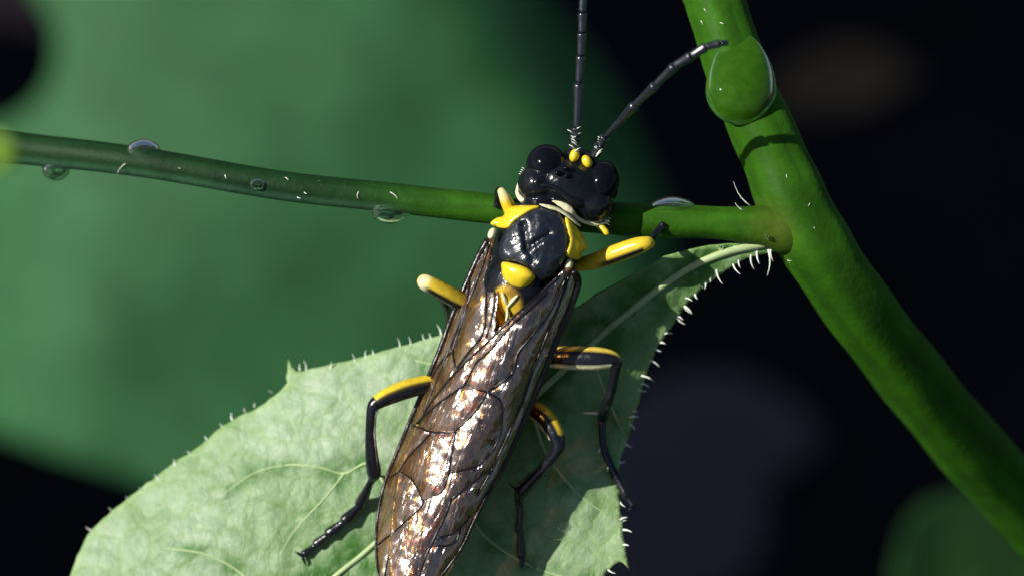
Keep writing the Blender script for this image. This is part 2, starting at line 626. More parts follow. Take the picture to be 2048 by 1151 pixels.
# --- the leaf under the insect
MID = spline([(1552, 482), (1450, 505), (1362, 545), (1250, 630), (1182, 688), (1000, 858), (752, 1084), (672, 1150),
              (400, 1370), (100, 1600), (-180, 1790)], 10)
MLEN = np.concatenate(([0], np.cumsum(np.linalg.norm(np.diff(MID, axis=0), axis=1))))
def mid_coords(P):
    P = np.asarray(P, float)
    best = np.full(len(P), 1e9)
    s = np.zeros(len(P))
    t = np.zeros(len(P))
    for i in range(len(MID) - 1):
        a, b = MID[i], MID[i + 1]
        ab = b - a
        L2 = ab @ ab
        k = np.clip(((P - a) @ ab) / L2, 0, 1)
        d = P - (a + k[:, None] * ab)
        dist = np.linalg.norm(d, axis=1)
        sg = np.sign(ab[1] * d[:, 0] - ab[0] * d[:, 1])
        u = dist < best
        best[u] = dist[u]
        s[u] = (sg * dist)[u]
        t[u] = (MLEN[i] + k * math.sqrt(L2))[u]
    return t, s
# sign: positive on the lower right half
_t, _s = mid_coords([(1240, 1000)])
SGN = 1 if _s[0] > 0 else -1

def zleaf(P):
    P = np.asarray(P, float)
    t, s = mid_coords(P)
    s = s * SGN
    zm = -150 - 75 * smoothstep(0, 500, t) - 0.09 * np.maximum(t - 1000, 0)
    l = np.minimum(s, 0)
    r = np.maximum(s, 0)
    cl = -0.45 + 0.65 * smoothstep(250, 620, t)
    z = zm + cl * l - 0.00008 * l * l - 0.0012 * np.maximum(0, -l - 170) ** 2 + r * (-0.55 + 0.62 * smoothstep(380, 640, t))
    z = z - 7 * np.exp(-(s / 11.0) ** 2)
    # lateral veins sink the blade, the cells between them bulge
    ph = (t - 0.75 * np.abs(s)) / 150.0
    z = z + 6 * np.abs(np.sin(math.pi * ph)) * smoothstep(10, 90, np.abs(s))
    z = z + 5 * nz(P, 70, 2.0) + 2.5 * nz(P, 24, 5.0)
    return z

outl = [(1556, 470), (1500, 484), (1440, 488), (1400, 494), (1330, 512), (1264, 547), (1200, 582), (1165, 605), (1130, 622), (1050, 640),
        (960, 650), (885, 668), (840, 682), (790, 694), (740, 709), (700, 720), (660, 728), (607, 741)]
outl2 = [(598, 742), (590, 741), (583, 732), (578, 719), (576, 728), (576, 742), (572, 754), (574, 764)]
outl3 = [(560, 782), (520, 812), (480, 832), (440, 856), (410, 882), (380, 905), (350, 922), (320, 946), (285, 972), (250, 1000), (215, 1030), (182, 1060),
         (160, 1100), (140, 1151), (110, 1230), (60, 1330), (0, 1440), (-70, 1560), (-140, 1700), (-190, 1800), (-60, 1790), (150, 1760),
         (420, 1700), (700, 1610), (900, 1510), (1060, 1390), (1150, 1280), (1190, 1200), (1205, 1160), (1216, 1141), (1230, 1126), (1240, 1122)]
outl4 = [(1246, 1124), (1252, 1130), (1259, 1138), (1257, 1128), (1253, 1112)]
outl5 = [(1250, 1090), (1246, 1060), (1243, 1030), (1240, 1000), (1237, 965), (1236, 938), (1243, 912), (1252, 885), (1261, 860), (1268, 835), (1275, 810),
         (1282, 785), (1290, 760), (1300, 730), (1311, 700), (1327, 675), (1346, 650), (1362, 624), (1380, 602), (1400, 580), (1422, 562), (1450, 542),
         (1478, 524), (1505, 513), (1530, 506), (1556, 500)]
def soft(pl):
    return [tuple(q) for q in spline(pl, 4)]
outline = soft(outl) + outl2 + soft(outl3) + outl4 + soft(outl5)
ol = []
for i, p in enumerate(outline):
    k = 2.2 * fbm(p[0] / 22.0, p[1] / 22.0, 4.0, 3)
    ol.append((p[0] + k, p[1] + k))
LAT = (([(815, 1026), (775, 975), (738, 926), (689, 946), (640, 934), (574, 929), (507, 946), (450, 985)], 4.0, 1.5),
                  ([(689, 946), (650, 995), (592, 1057), (560, 1110)], 3.0, 1.4),
                  ([(560, 1240), (500, 1160), (420, 1110), (330, 1095)], 4.0, 1.5),
                  ([(1000, 858), (960, 790), (900, 740), (830, 720)], 4.0, 1.5),
                  ([(1182, 690), (1200, 760), (1230, 830), (1250, 870)], 4.0, 1.5),
                  ([(1060, 802), (1090, 900), (1150, 980), (1215, 1030)], 4.0, 1.5),
                  ([(900, 950), (960, 1060), (1060, 1130), (1180, 1165)], 4.0, 1.5))
def leaf_col(P):
    """the tissue beside the veins is a deeper, less waxy green; the rim is a little yellower"""
    t, s = mid_coords(P)
    k = 0.9 * np.exp(-(s / 48.0) ** 2)
    for pts, a, b in LAT:
        k = np.maximum(k, 0.55 * np.exp(-(seg_dist(P, spline(pts, 4), False) / 22.0) ** 2))
    k = np.clip(k * (0.9 + 1.6 * nz(P, 45, 11.0)) + 0.35 * np.maximum(0, nz(P, 60, 17.0)), 0, 1)[:, None]
    lower = smoothstep(0, 60, s * SGN)[:, None]
    c = np.ones((len(P), 3)) * (1 - 0.35 * lower) + np.array((0.72, 0.9, 0.45)) * 0.35 * lower
    c = c * (1 - k) + np.array((0.22, 0.44, 0.16)) * k
    rim = np.exp(-seg_dist(P, ol) / 7.0)[:, None] * 0.6
    return c * (1 - rim) + np.array((1.15, 1.25, 0.8)) * rim
leaf = sheet('leaf', ol, 9.0, zleaf, 7, M['leaf'], plant, leaf_col)
leaf['label'] = 'pale green leaf blade with bristly edge'

def vein(pts, r0, r1, dz=-1.0):
    s = spline(pts, 8)
    z = zleaf(s) + dz
    m = len(s)
    rows = [(p[0], p[1], zz, r0 + (r1 - r0) * i / (m - 1)) for i, (p, zz) in enumerate(zip(s, z))]
    path = np.array([C(*q[:3]) for q in rows])
    V, F, A = tube_mesh(path, np.array([q[3] for q in rows]), 8)
    return build('vein', V, F, M['leafvein'], leaf)
vein(MID[::10], 9, 4, 3)
for pts, a, b in LAT:
    vein(pts, a, b)

# --- edge hairs, flecks of hair on the stalk
def hair(base, tip, parent, zb, zt, r=2.6, bend=0.16):
    b, t = C(base[0], base[1], zb), C(tip[0], tip[1], zt)
    d = t - b
    side = np.array((-d[1], d[0], 0)) * bend * random.choice((-1, 1))
    rows = []
    for k in range(6):
        f = k / 5
        rows.append(b + d * f + side * math.sin(math.pi * f) * 0.6)
    V, F, A = tube_mesh(np.array(rows), np.array([r * (1 - 0.85 * k / 5) for k in range(6)]), 6)
    build('hair', V, F, M['hair'], parent)
def zs(ox, oy, s, lst):
    return [((ox + a * s, oy + b * s), (ox + c * s, oy + d * s)) for a, b, c, d in lst]
H1 = zs(1180, 340, .2607, [(1390, 590, 1405, 700), (1360, 585, 1360, 810), (1285, 600, 1300, 720), (1235, 640, 1260, 765), (1140, 685, 1155, 750),
     (1095, 715, 1155, 800), (970, 755, 1018, 875), (930, 815, 925, 860), (835, 875, 870, 905), (885, 850, 880, 912), (805, 945, 825, 990), (730, 978, 785, 1005),
     (722, 1040, 780, 1100), (662, 1115, 715, 1150)])
H1 += zs(1000, 560, .2606, [(1410, 195, 1475, 260), (1350, 275, 1425, 340), (1260, 410, 1325, 410), (1228, 475, 1270, 490), (1190, 520, 1240, 545), (1140, 610, 1225, 665),
     (1110, 680, 1140, 668), (1080, 730, 1185, 780), (1075, 788, 1150, 825), (1050, 830, 1130, 850), (1015, 1000, 1050, 1005), (990, 1052, 1070, 1050), (985, 1100, 1040, 1150)])
H1 += zs(1000, 660, .3475, [(708, 630, 760, 675), (682, 757, 722, 753), (690, 985, 722, 1015), (692, 1088, 735, 1075), (692, 1112, 730, 1090)])
H1 += zs(1000, 860, .2528, [(972, 785, 1045, 805), (975, 905, 1020, 910), (850, 1095, 915, 1130)])
H2 = zs(130, 640, .444, [(1695, 70, 1675, 20), (1652, 82, 1642, 58), (1622, 92, 1610, 60), (1557, 115, 1548, 75), (1510, 127, 1497, 80), (1395, 155, 1385, 132), (1357, 170, 1355, 135), (1307, 190, 1292, 150),
     (1196, 218, 1198, 185), (1087, 226, 1075, 180), (1060, 226, 1058, 195), (935, 325, 915, 318), (855, 390, 855, 370), (815, 412, 805, 393), (755, 450, 750, 415),
     (708, 480, 695, 462), (640, 535, 630, 520), (562, 600, 550, 588), (500, 655, 492, 625), (425, 720, 400, 695), (345, 768, 332, 752), (290, 805, 275, 792), (210, 855, 195, 842), (125, 945, 95, 930)])
for b, t in H1:
    z = float(zleaf([b])[0])
    hair(b, t, leaf, z - 3, z + random.uniform(-6, 14), random.uniform(2.2, 3.2))
for b, t in H2:
    z = float(zleaf([b])[0])
    hair(b, t, leaf, z - 3, z + random.uniform(-4, 10), random.uniform(2.0, 3.0))
FL = zs(560, 300, .2246, [(770, 300, 800, 355), (700, 370, 690, 435), (345, 275, 375, 310), (45, 245, 75, 270), (215, 375, 240, 390), (155, 420, 185, 430), (980, 375, 1050, 440)])
FL += zs(0, 230, .2734, [(1645, 440, 1652, 466), (930, 350, 855, 430), (1300, 380, 1320, 392)])
FL += [((1501, 412), (1467, 363)), ((1486, 420), (1470, 405))]
brs = spline(BR, 10)
def br_front(x):
    i = int(np.argmin(np.abs(brs[:, 0] - x)))
    return brs[i]
for b, t in FL:
    q = br_front(b[0])
    dy = min(0.95, abs(b[1] - q[1]) / q[3])
    zf = q[2] + q[3] * math.sqrt(1 - dy * dy)
    hair(b, t, branch, zf - 1, zf + 5, 1.3)
sts = spline(STEM, 8)
for (x, y, a) in ((1402, 42, 70), (1408, 16, 60), (1440, 46, 20), (1600, 285, 95), (1612, 300, 100), (1620, 405, 120), (1630, 450, 100), (1573, 348, 80), (1575, 520, 10), (1690, 530, 30)):
    i = int(np.argmin(np.hypot(sts[:, 0] - x, sts[:, 1] - y)))
    q = sts[i]
    dd = min(0.9, math.hypot(x - q[0], y - q[1]) / q[3])
    zf = q[2] + q[3] * math.sqrt(1 - dd * dd)
    hair((x, y), (x + 8 * math.cos(math.radians(a)), y + 8 * math.sin(math.radians(a))), stem, zf - 2, zf + 3, 1.0)

# ------------------------------------------------------------------ leaves behind
def stalk_world(name, a, b, r0, r1, mat, parent, bow):
    a, b = np.array(a, float), np.array(b, float)
    pts = []
    for k in range(25):
        f = k / 24
        pts.append(a * (1 - f) + b * f + np.array(bow) * math.sin(math.pi * f))
    cp = (np.array(pts) - np.array((0, 0, H))) * PX
    cp = np.stack((cp @ RGT, cp @ UPV, cp @ BCK), 1)
    V, F, A = tube_mesh(cp, np.linspace(r0, r1, 25), 12)
    return build(name, V, F, mat, parent, np.tile(DGREEN, (len(V), 1)))

def far_leaf(name, poly, z0, zf, mat, label, base, sp, off=(0, 3.0), rs=(120, 170)):
    bw = to_world(C(base[0], base[1], z0 + 40))[0]
    g = np.array((bw[0] + off[0], bw[1] + off[1], 0))
    g[2] = ground_h(g[0], g[1])
    e = empty(name, g)
    tag(e, label, 'leaf')
    po = smooth_closed(poly, 6)
    def zfun(P):
        return z0 + zf(np.asarray(P, float))
    b = sheet('blade', po, sp, zfun, 60, mat, e)
    bz = z0 + float(zf(np.array([base], float))[0]) - 60
    a = to_world(C(base[0], base[1], bz))[0]
    stalk_world('stalk', a, g - np.array((0, 0, 0.6)), rs[0], rs[1], M['stem'], e, (0, 1.5, 0) if off[0] == 0 else (-5, 1.5, 0))
    return e

BG = [(60, -80), (110, 60), (95, 170), (20, 240), (-140, 300), (-200, 600), (-120, 800), (60, 890), (250, 950), (420, 1010), (700, 1040), (1000, 960), (1200, 800), (1300, 620),
      (1345, 520), (1335, 420), (1300, 330), (1255, 230), (1200, 130), (1130, 40), (1060, -60), (950, -300), (600, -400), (250, -300)]
def zf1(P):
    c = np.array((560, 300.0))
    d = P - c
    return -0.5 * np.sqrt((d[:, 0] * 0.5 + d[:, 1] * 0.85) ** 2 + 90 ** 2) - 0.0005 * (d[:, 0] ** 2) - 0.012 * np.maximum(0, 0.75 * d[:, 0] - 0.6 * d[:, 1] - 330) ** 2 - 0.006 * np.maximum(0, -d[:, 0] - 330) ** 2 + 60 * nz(P, 330, 1.0, 2)
far_leaf('broad_leaf', BG, -13000, zf1, M['leaf_far'], 'large blurred mid green leaf filling the space behind the side stalk', (640, 860), 34)
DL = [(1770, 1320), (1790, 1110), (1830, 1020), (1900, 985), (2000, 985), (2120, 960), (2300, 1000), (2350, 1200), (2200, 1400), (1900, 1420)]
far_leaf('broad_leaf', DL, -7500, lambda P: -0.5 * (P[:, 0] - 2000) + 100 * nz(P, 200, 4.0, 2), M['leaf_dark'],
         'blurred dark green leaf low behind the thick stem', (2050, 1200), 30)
LL = [(-90, 258), (-10, 265), (28, 285), (36, 310), (18, 335), (-60, 350), (-140, 330), (-150, 280)]
far_leaf('small_leaf', LL, 1700, lambda P: 30 * nz(P, 60, 4.0, 2), M['leaf_lime'],
         'small blurred yellow green leaf in front of the far end of the side stalk', (-135, 305), 14, (-24, 0), (14, 60))

# unseen broad leaves added to shade the soil round the gap one looks down
def make_shade_canopy():
    V, F = [], []
    n, m = 20, 12
    for k in (0, 1):
        for i in range(n + 1):
            f = i / n
            w = 6.2 * (math.sin(math.pi * f ** 0.8) ** 0.6) + 0.03
            for j in range(m + 1):
                q = 2 * j / m - 1
                V.append(((f - 0.5) * 19, q * w, -0.35 * w * abs(q) ** 1.5 + 0.15 * math.sin(f * 20 + abs(q) * 3) * abs(q) - 0.04 * (f * 6) ** 2 - 0.16 * k))
        for i in range(n):
            for j in range(m):
                a = k * (n + 1) * (m + 1) + i * (m + 1) + j
                q = (a, a + m + 1, a + m + 2, a + 1)
                F.append(q if k == 0 else q[::-1])
    me = bpy.data.meshes.new('blade')
    me.from_pydata(V, [], F)
    me.polygons.foreach_set('use_smooth', [True] * len(me.polygons))
    me.materials.append(M['leaf_far'])
    L = 72.0
    SV, SF, _ = tube_mesh(np.array([(0, 0, -L * f) for f in np.linspace(0, 1, 8)]), np.full(8, 0.4), 8)
    ms = bpy.data.meshes.new('stalk')
    ms.from_pydata([tuple(p) for p in SV], [], SF)
    ca = ms.color_attributes.new('Col', 'FLOAT_COLOR', 'POINT')
    ca.data.foreach_set('color', [c for _ in SV for c in (*DGREEN, 1)])
    ms.materials.append(M['stem'])
    rnd = random.Random(3)
    def pix(p):
        d = p - CAMW
        w = -(d @ BCK)
        return 1024 + (d @ RGT) / w * D, 575.5 - (d @ UPV) / w * D
    for gy in np.arange(-30, 106, 8.6):
        for gx in np.arange(-96, 64, 9.6):
            x, y, z = gx + rnd.uniform(-2.4, 2.4), gy + rnd.uniform(-2.4, 2.4), rnd.uniform(52, 68)
            a = rnd.uniform(0, 6.28)
            bad = False
            for rr_ in (0, 5.0, 9.0):
                for b in np.arange(0, 6.28, 0.4):
                    for zz in ((z, z - 3.0) if rr_ else np.linspace(0, z, 16)):
                        px, py = pix(np.array((x + rr_ * math.cos(b), y + rr_ * math.sin(b), zz)))
                        if -120 < px < 2170 and -120 < py < 1270:
                            bad = True
            if bad:
                continue
            o = empty('broad_leaf', (x, y, ground_h(x, y)))
            tag(o, 'unseen broad green leaf added to shade the soil', 'leaf', 'added shade leaves round the gap')
            for nm, mm in (('blade', me), ('stalk', ms)):
                c = bpy.data.objects.new(nm, mm)
                link(c, (x, y, z), o)
                if nm == 'blade':
                    c.rotation_euler = (rnd.uniform(-0.25, 0.25), rnd.uniform(-0.25, 0.25), a)
make_shade_canopy()

# ------------------------------------------------------------------ litter on the soil
def dead_leaf(px, py, L, W, ang, label):
    o = ground_at(px, py)
    V, F = [], []
    n, m = 24, 10
    ca, sa = math.cos(ang), math.sin(ang)
    for i in range(n + 1):
        f = i / n
        w = W * (math.sin(math.pi * f) ** 0.7 + 0.02)
        for j in range(m + 1):
            s = 2 * j / m - 1
            x, y = (f - 0.5) * L, s * w
            z = 0.5 + 0.25 * W * s * s + 0.25 * fbm(x, y, 2.0, 3) - 0.02 * x * x
            gx, gy = o[0] + x * ca - y * sa, o[1] + x * sa + y * ca
            V.append((gx, gy, ground_h(gx, gy) + max(0.02, z * 0.6)))
    for i in range(n):
        for j in range(m):
            a = i * (m + 1) + j
            F.append((a, a + m + 1, a + m + 2, a + 1))
    k = len(V)
    V2 = [(x, y, z - 0.06) for x, y, z in V]
    F2 = [tuple(k + q for q in reversed(f)) for f in F]
    tag(build_world('dead_leaf', np.array(V + V2), F + F2, M['dead']), label, 'dead leaf')
dead_leaf(1690, 125, 7.5, 2.2, 0.1, 'blurred brown dead leaf on the dark soil beyond the thick stem')

def stone(px, py, a, b, c, label, seed):
    o = ground_at(px, py)
    V, F = [], []
    nu, nv = 28, 18
    for i in range(nv + 1):
        ph = math.pi * i / nv
        for j in range(nu):
            th = 2 * math.pi * j / nu
            d = np.array((math.sin(ph) * math.cos(th), math.sin(ph) * math.sin(th), math.cos(ph)))
            r = 1 + 0.25 * fbm(d[0] * 1.5, d[1] * 1.5, d[2] * 1.5 + seed, 4)
            V.append(o + d * r * np.array((a, b, c)))
    for i in range(nv):
        for j in range(nu):
            j2 = (j + 1) % nu
            F.append((i * nu + j, (i + 1) * nu + j, (i + 1) * nu + j2, i * nu + j2))
    tag(build_world('stone', np.array(V), F, M['stone']), label, 'stone', 'stones on the dark soil')
stone(1300, 1040, 5.0, 5.0, 2.2, 'blurred greyish purple stone on the soil below the leaf edge', 1.0)
stone(1430, 900, 4.4, 3.0, 1.6, 'blurred dusky stone on the soil between leaf edge and thick stem', 5.0)

# ------------------------------------------------------------------ the sawfly
DX, DY = -0.37, 0.929
def uv(P):
    P = np.asarray(P, float)
    x, y = P[:, 0] - 1075, P[:, 1] - 490
    return x * DX + y * DY, x * DY - y * DX
foot = to_world(C(1040, 700, -215))[0]
fly = empty('sawfly', foot)
tag(fly, 'black and yellow sawfly with folded amber wings resting on the leaf', 'insect')

# body: one continuous skin over head, neck, thorax and abdomen
def make_body():
    parts = [
        (1072, 494, -92, 112, 86, 84, 112),     # thorax
        (1045, 570, -98, 95, 82, 78, 112),
        (1004, 682, -116, 120, 66, 60, 112),    # abdomen
        (962, 792, -122, 130, 66, 56, 112),
        (914, 922, -128, 140, 62, 52, 112),
        (870, 1040, -132, 130, 52, 44, 112),
        (842, 1110, -134, 95, 38, 32, 112),
        (1112, 412, -105, 45, 44, 44, 112),     # neck
        (1142, 372, -92, 84, 52, 60, 20),       # head
        (1076, 368, -96, 42, 42, 56, 40),       # temples
        (1190, 408, -96, 42, 40, 56, 0),
        (1094, 333, -92, 42, 41, 50, 18),
        (1203, 368, -92, 38, 46, 50, 16),
        (1165, 322, -105, 42, 24, 40, 22),      # face
    ]
    V, F = [], []
    for (x, y, z, a, b, c, ang) in parts:
        v, f = ell_mesh(x, y, z, a, b, c, ang, 32, 20)
        k = sum(len(q) for q in V)
        V.append(v)
        F += [tuple(k + i for i in g) for g in f]
    V = np.vstack(V)
    me = bpy.data.meshes.new('tmp')
    me.from_pydata([tuple(p) for p in V / 100.0], [], F)
    ob = bpy.data.objects.new('tmp', me)
    COL.objects.link(ob)
    md = ob.modifiers.new('r', 'REMESH')
    md.mode = 'VOXEL'
    md.voxel_size = 0.045
    ms = ob.modifiers.new('s', 'SMOOTH')
    ms.iterations = 5
    ms.factor = 0.5
    dg = bpy.context.evaluated_depsgraph_get()
    ev = ob.evaluated_get(dg).to_mesh()
    vv = np.array([tuple(v.co) for v in ev.vertices]) * 100.0
    ff = [tuple(p.vertices) for p in ev.polygons]
    bpy.data.objects.remove(ob)
    # back to plane coordinates to lay the pigment
    k = 1 - vv[:, 2] / D
    P = np.stack((vv[:, 0] / k + 1024, -vv[:, 1] / k + 575.5), 1)
    u, v = uv(P)
    col = np.tile(np.array((0.006, 0.007, 0.010)), (len(vv), 1))
    ab = smoothstep(150, 210, u)[:, None]
    band = 0.5 + 0.5 * np.sin(u / 62.0 * 2 * math.pi * 0.5 + 1.0)
    mott = np.array([fbm(a / 40, b / 40, 2.0, 3) for a, b in zip(u, v)])
    mixk = np.clip(0.5 + 0.8 * mott + 0.5 * (band - 0.5), 0, 1)[:, None]
    amber = np.array((0.50, 0.19, 0.025)) * mixk + np.array((0.025, 0.010, 0.006)) * (1 - mixk)
    edge = np.maximum(smoothstep(14, 30, v + 14 * mott), smoothstep(40, 56, -v))[:, None]
    amber = amber * (1 - edge) + np.array((0.007, 0.007, 0.012)) * edge
    col = col * (1 - ab) + amber * ab
    yl = ((1 - smoothstep(0.75, 1.05, np.hypot((P[:, 0] - 1012) / 34, (P[:, 1] - 612) / 46))))[:, None]
    yk = np.clip(0.55 + 0.9 * mott, 0, 1)[:, None]
    col = col * (1 - yl) + (np.array((0.62, 0.42, 0.03)) * yk + np.array((0.25, 0.14, 0.02)) * (1 - yk)) * yl
    return build('body', vv, ff, M['body'], fly, col)
make_body()

def zthorax(P):
    u, v = uv(P)
    q = np.clip(1 - ((u - 5) / 118.0) ** 2 - (v / 90.0) ** 2, 0.0, 1)
    return -92 + 88 * np.sqrt(q)

# mesonotum with its V-shaped furrow
MESO = smooth_closed([(998, 500), (1010, 462), (1034, 438), (1060, 420), (1085, 413), (1110, 420), (1128, 440), (1136, 470), (1134, 505), (1122, 530), (1100, 552),
                      (1078, 560), (1060, 537), (1030, 525), (1006, 522)], 5)
def zmeso(P):
    z = zthorax(P)
    g = seg_dist(P, [(1047, 448), (1054, 497)], False)
    z = z - 11 * np.exp(-(g / 5.5) ** 2)
    g = seg_dist(P, [(1099, 466), (1054, 497)], False)
    z = z - 11 * np.exp(-(g / 5.5) ** 2)
    g = seg_dist(P, [(1060, 538), (1066, 520), (1054, 497)], False)
    z = z - 5 * np.exp(-(g / 4.0) ** 2)
    return z + 1.3 * nz(P, 16, 7.0) + 4 * nz(P, 40, 8.0)
sheet('thorax_plate', MESO, 4.5, zmeso, 6, M['thorax'], fly, dome=(7, 9))
def plate(name, poly, h, w, mat, sp=4.0, dz=2.0, zf=None):
    return sheet(name, smooth_closed(poly, 5), sp, zf or (lambda P: zthorax(P) + dz), 8, mat, fly, dome=(h, w))
plate('collar_lobe', [(981, 448), (991, 437), (1007, 431), (1010, 417), (1034, 411), (1079, 412), (1056, 425), (1030, 442), (1018, 455), (1002, 456)], 10, 14, M['yellow'])
plate('collar_lobe', [(1131, 434), (1142, 443), (1162, 465), (1173, 486), (1174, 497), (1164, 505), (1162, 516), (1151, 519), (1132, 511), (1135, 493), (1137, 478), (1132, 456)], 10, 14, M['yellow'])
plate('collar_strip', [(1078, 408), (1105, 411), (1130, 422), (1146, 434), (1162, 452), (1154, 450), (1138, 437), (1118, 424), (1096, 417)], 6, 6, M['cream'], 3.0, 8)
plate('scutellum', [(1005, 524), (1029, 527), (1056, 536), (1070, 550), (1067, 561), (1052, 575), (1038, 578), (1018, 571), (1006, 557), (1003, 539)], 20, 32, M['yellow'], 3.5, 4)
plate('scutellum_rim', [(1004, 556), (1018, 572), (1038, 580), (1053, 577), (1068, 562), (1076, 560), (1066, 576), (1048, 587), (1028, 586), (1010, 574)], 5, 6, M['black'], 3.0, 4)
for pts in ([(1004, 585, -24, 2), (1008, 596, -26, 4), (1013, 608, -30, 2)], [(1036, 590, -20, 2), (1026, 600, -24, 4), (1016, 613, -30, 2)], [(1014, 612, -30, 2), (1015, 628, -34, 3.5), (1012, 642, -38, 2)]):
    tube('back_ridge', pts, M['cream'], fly, 10, 5)
V, F = ell_mesh(984, 467, -38, 12, 8, 9, 112)
build('tegula', V, F, M['cream'], fly)
V, F = ell_mesh(1137, 531, -36, 14, 8, 9, 105)
build('tegula', V, F, M['cream'], fly)

# head
for (x, y, z, a, b, c, ang) in ((1094, 330, -88, 43, 42, 48, 18), (1204, 367, -88, 38, 48, 48, 16)):
    V, F = ell_mesh(x, y, z, a, b, c, ang, 40, 28)
    build('eye', V, F, M['eye'], fly)
for x, y in ((1115, 345), (1131, 336), (1134, 351)):
    V, F = ell_mesh(x, y, -33, 6, 6, 7, 0, 14, 10)
    build('ocellus', V, F, M['eye'], fly)
for k, (x, y, a, b, ang) in enumerate(((1149, 311, 14, 10, 110), (1174, 323, 14, 10, 60))):
    V, F = ell_mesh(x, y, -66, a, b, 12, ang, 18, 12)
    build('face_spot', V, F, M['yellow'], fly)
def ridge(name, pts, mat, n=6, sides=10):
    return tube(name, pts, mat, fly, sides, n)
ridge('occiput_rim', [(1038, 366, -98, 3), (1035, 386, -92, 4.5), (1045, 400, -82, 6), (1064, 407, -72, 6.5), (1090, 404, -62, 7.5), (1115, 408, -56, 8.5), (1138, 419, -56, 8.5), (1150, 432, -64, 5), (1168, 443, -78, 4), (1194, 448, -88, 4.5), (1218, 441, -96, 3)], M['cream'])
ridge('head_ridge', [(1060, 372, -52, 3), (1085, 370, -44, 4), (1108, 374, -40, 5), (1128, 388, -40, 6), (1146, 400, -44, 7), (1160, 406, -50, 8), (1176, 410, -58, 4)], M['black'])

# bristles round the feelers and cheeks
def bristles(parent, roots):
    V, F = [], []
    for (x, y, z, dx, dy, L) in roots:
        b = C(x, y, z)
        e = C(x + dx * L, y + dy * L, z + 4)
        path = np.array([b, b * 0.5 + e * 0.5 + np.array((0, 1.5, 1)), e])
        v, f, _ = tube_mesh(path, np.array((1.5, 1.2, 0.5)), 5)
        k = sum(len(q) for q in V)
        V.append(v)
        F += [tuple(k + i for i in g) for g in f]
    o = build('bristles', np.vstack(V), F, M['hair'], parent)
    o['kind'] = 'stuff'

# feelers
def antenna(joints, rads):
    """joints rows (x, y, z)"""
    segs = []
    first = None
    for i in range(len(joints) - 1):
        a, b = np.array(joints[i], float), np.array(joints[i + 1], float)
        r0, r1 = rads[i]
        rows = []
        for f, k in ((0, 0.55), (0.06, 0.9), (0.2, 0.95), (0.6, 1.0), (0.9, 1.12), (0.97, 0.95), (1.0, 0.5)):
            r = (r0 + (r1 - r0) * f) * k * 1.2
            rows.append((*(a * (1 - f) + b * f), r))
        o = tube('antenna' if i == 0 else 'segment', rows, M['antenna'], fly if i == 0 else first, 14, 3)
        if i == 0:
            first = o
    return first
aL = antenna([(1146, 300, -72), (1152, 272, -62), (1154, 256, -58), (1158, 166, -40), (1162, 112, -30), (1164, 66, -22), (1165, 26, -18), (1167, -22, -14), (1170, -60, -12), (1174, -95, -12)],
             [(8, 9), (8, 9), (7, 8.5), (7, 7.5), (7, 7.5), (7, 7.2), (6.8, 7), (6.5, 6.8), (6, 5)])
aR = antenna([(1188, 314, -72), (1200, 290, -60), (1211, 274, -50), (1271, 209, 42), (1312, 170, 95), (1350, 132, 130), (1383, 112, 150), (1412, 94, 158), (1440, 87, 160), (1456, 86, 156)],
             [(8, 9), (8, 8.5), (5, 8), (6, 7.5), (6.5, 7.5), (7.5, 7.5), (7.5, 7.5), (6.5, 6.5), (5.5, 4)])
bristles(aL, [(1144 + random.uniform(0, 12), 262 + k * 6, -56, random.choice((-1, 1)) * 0.85, -0.6, 14) for k in range(8)])
bristles(aR, [(1192 + 2.6 * (6 - k) + random.uniform(-4, 6), 278 + k * 5, -56, random.choice((-0.9, 1)) * 0.8, -0.7, 14) for k in range(8)])
rim = bpy.data.objects['occiput_rim']
bristles(rim, [(1206 + k * 1.5, 445 - k * 5.5, -88, 0.9, 0.35 - k * 0.06, 14) for k in range(7)] +
         [(1044 + k * 2, 352 - k * 4, -92, -0.7, -0.5, 9) for k in range(4)])

# ------------------------------------------------------------------ wings
def zwing(P, lift=0.0):
    P = np.asarray(P, float)
    u, v = uv(P)
    top = -16 + 10 * smoothstep(40, 160, u) - 0.085 * np.maximum(u - 160, 0)
    vc = v - 4
    drop = 62 * np.minimum(np.abs(vc) / 95.0, 1.25) ** 2.0
    z = top - drop
    z = z + 0.24 * v
    return z + lift + 3.5 * nz(P, 40, 3.0 + lift)
LWING = smooth_closed([(982, 472), (998, 492), (999, 530), (998, 580), (992, 640), (990, 700), (985, 760), (985, 840), (980, 920), (960, 1000), (930, 1080), (900, 1140), (860, 1200), (810, 1245),
         (778, 1230), (762, 1180), (753, 1120), (752, 1060), (758, 1010), (770, 960), (792, 905), (815, 850), (836, 800), (858, 748), (880, 695), (904, 630), (930, 570), (956, 512), (970, 482)], 4)
RWING = smooth_closed([(1134, 534), (1118, 548), (1092, 572), (1060, 604), (1015, 640), (970, 686), (930, 722), (890, 764), (858, 806), (834, 845), (815, 892), (802, 935), (790, 985), (782, 1040),
         (778, 1110), (784, 1170), (806, 1212), (834, 1205), (866, 1172), (900, 1128), (928, 1086), (947, 1044), (972, 994), (1000, 948), (1025, 895), (1052, 832), (1080, 765), (1106, 700), (1132, 636), (1150, 590), (1156, 560), (1148, 540)], 4)
def wcol(P):
    u, v = uv(P)
    return np.stack((u / 100.0, v / 100.0, u * 0), 1)
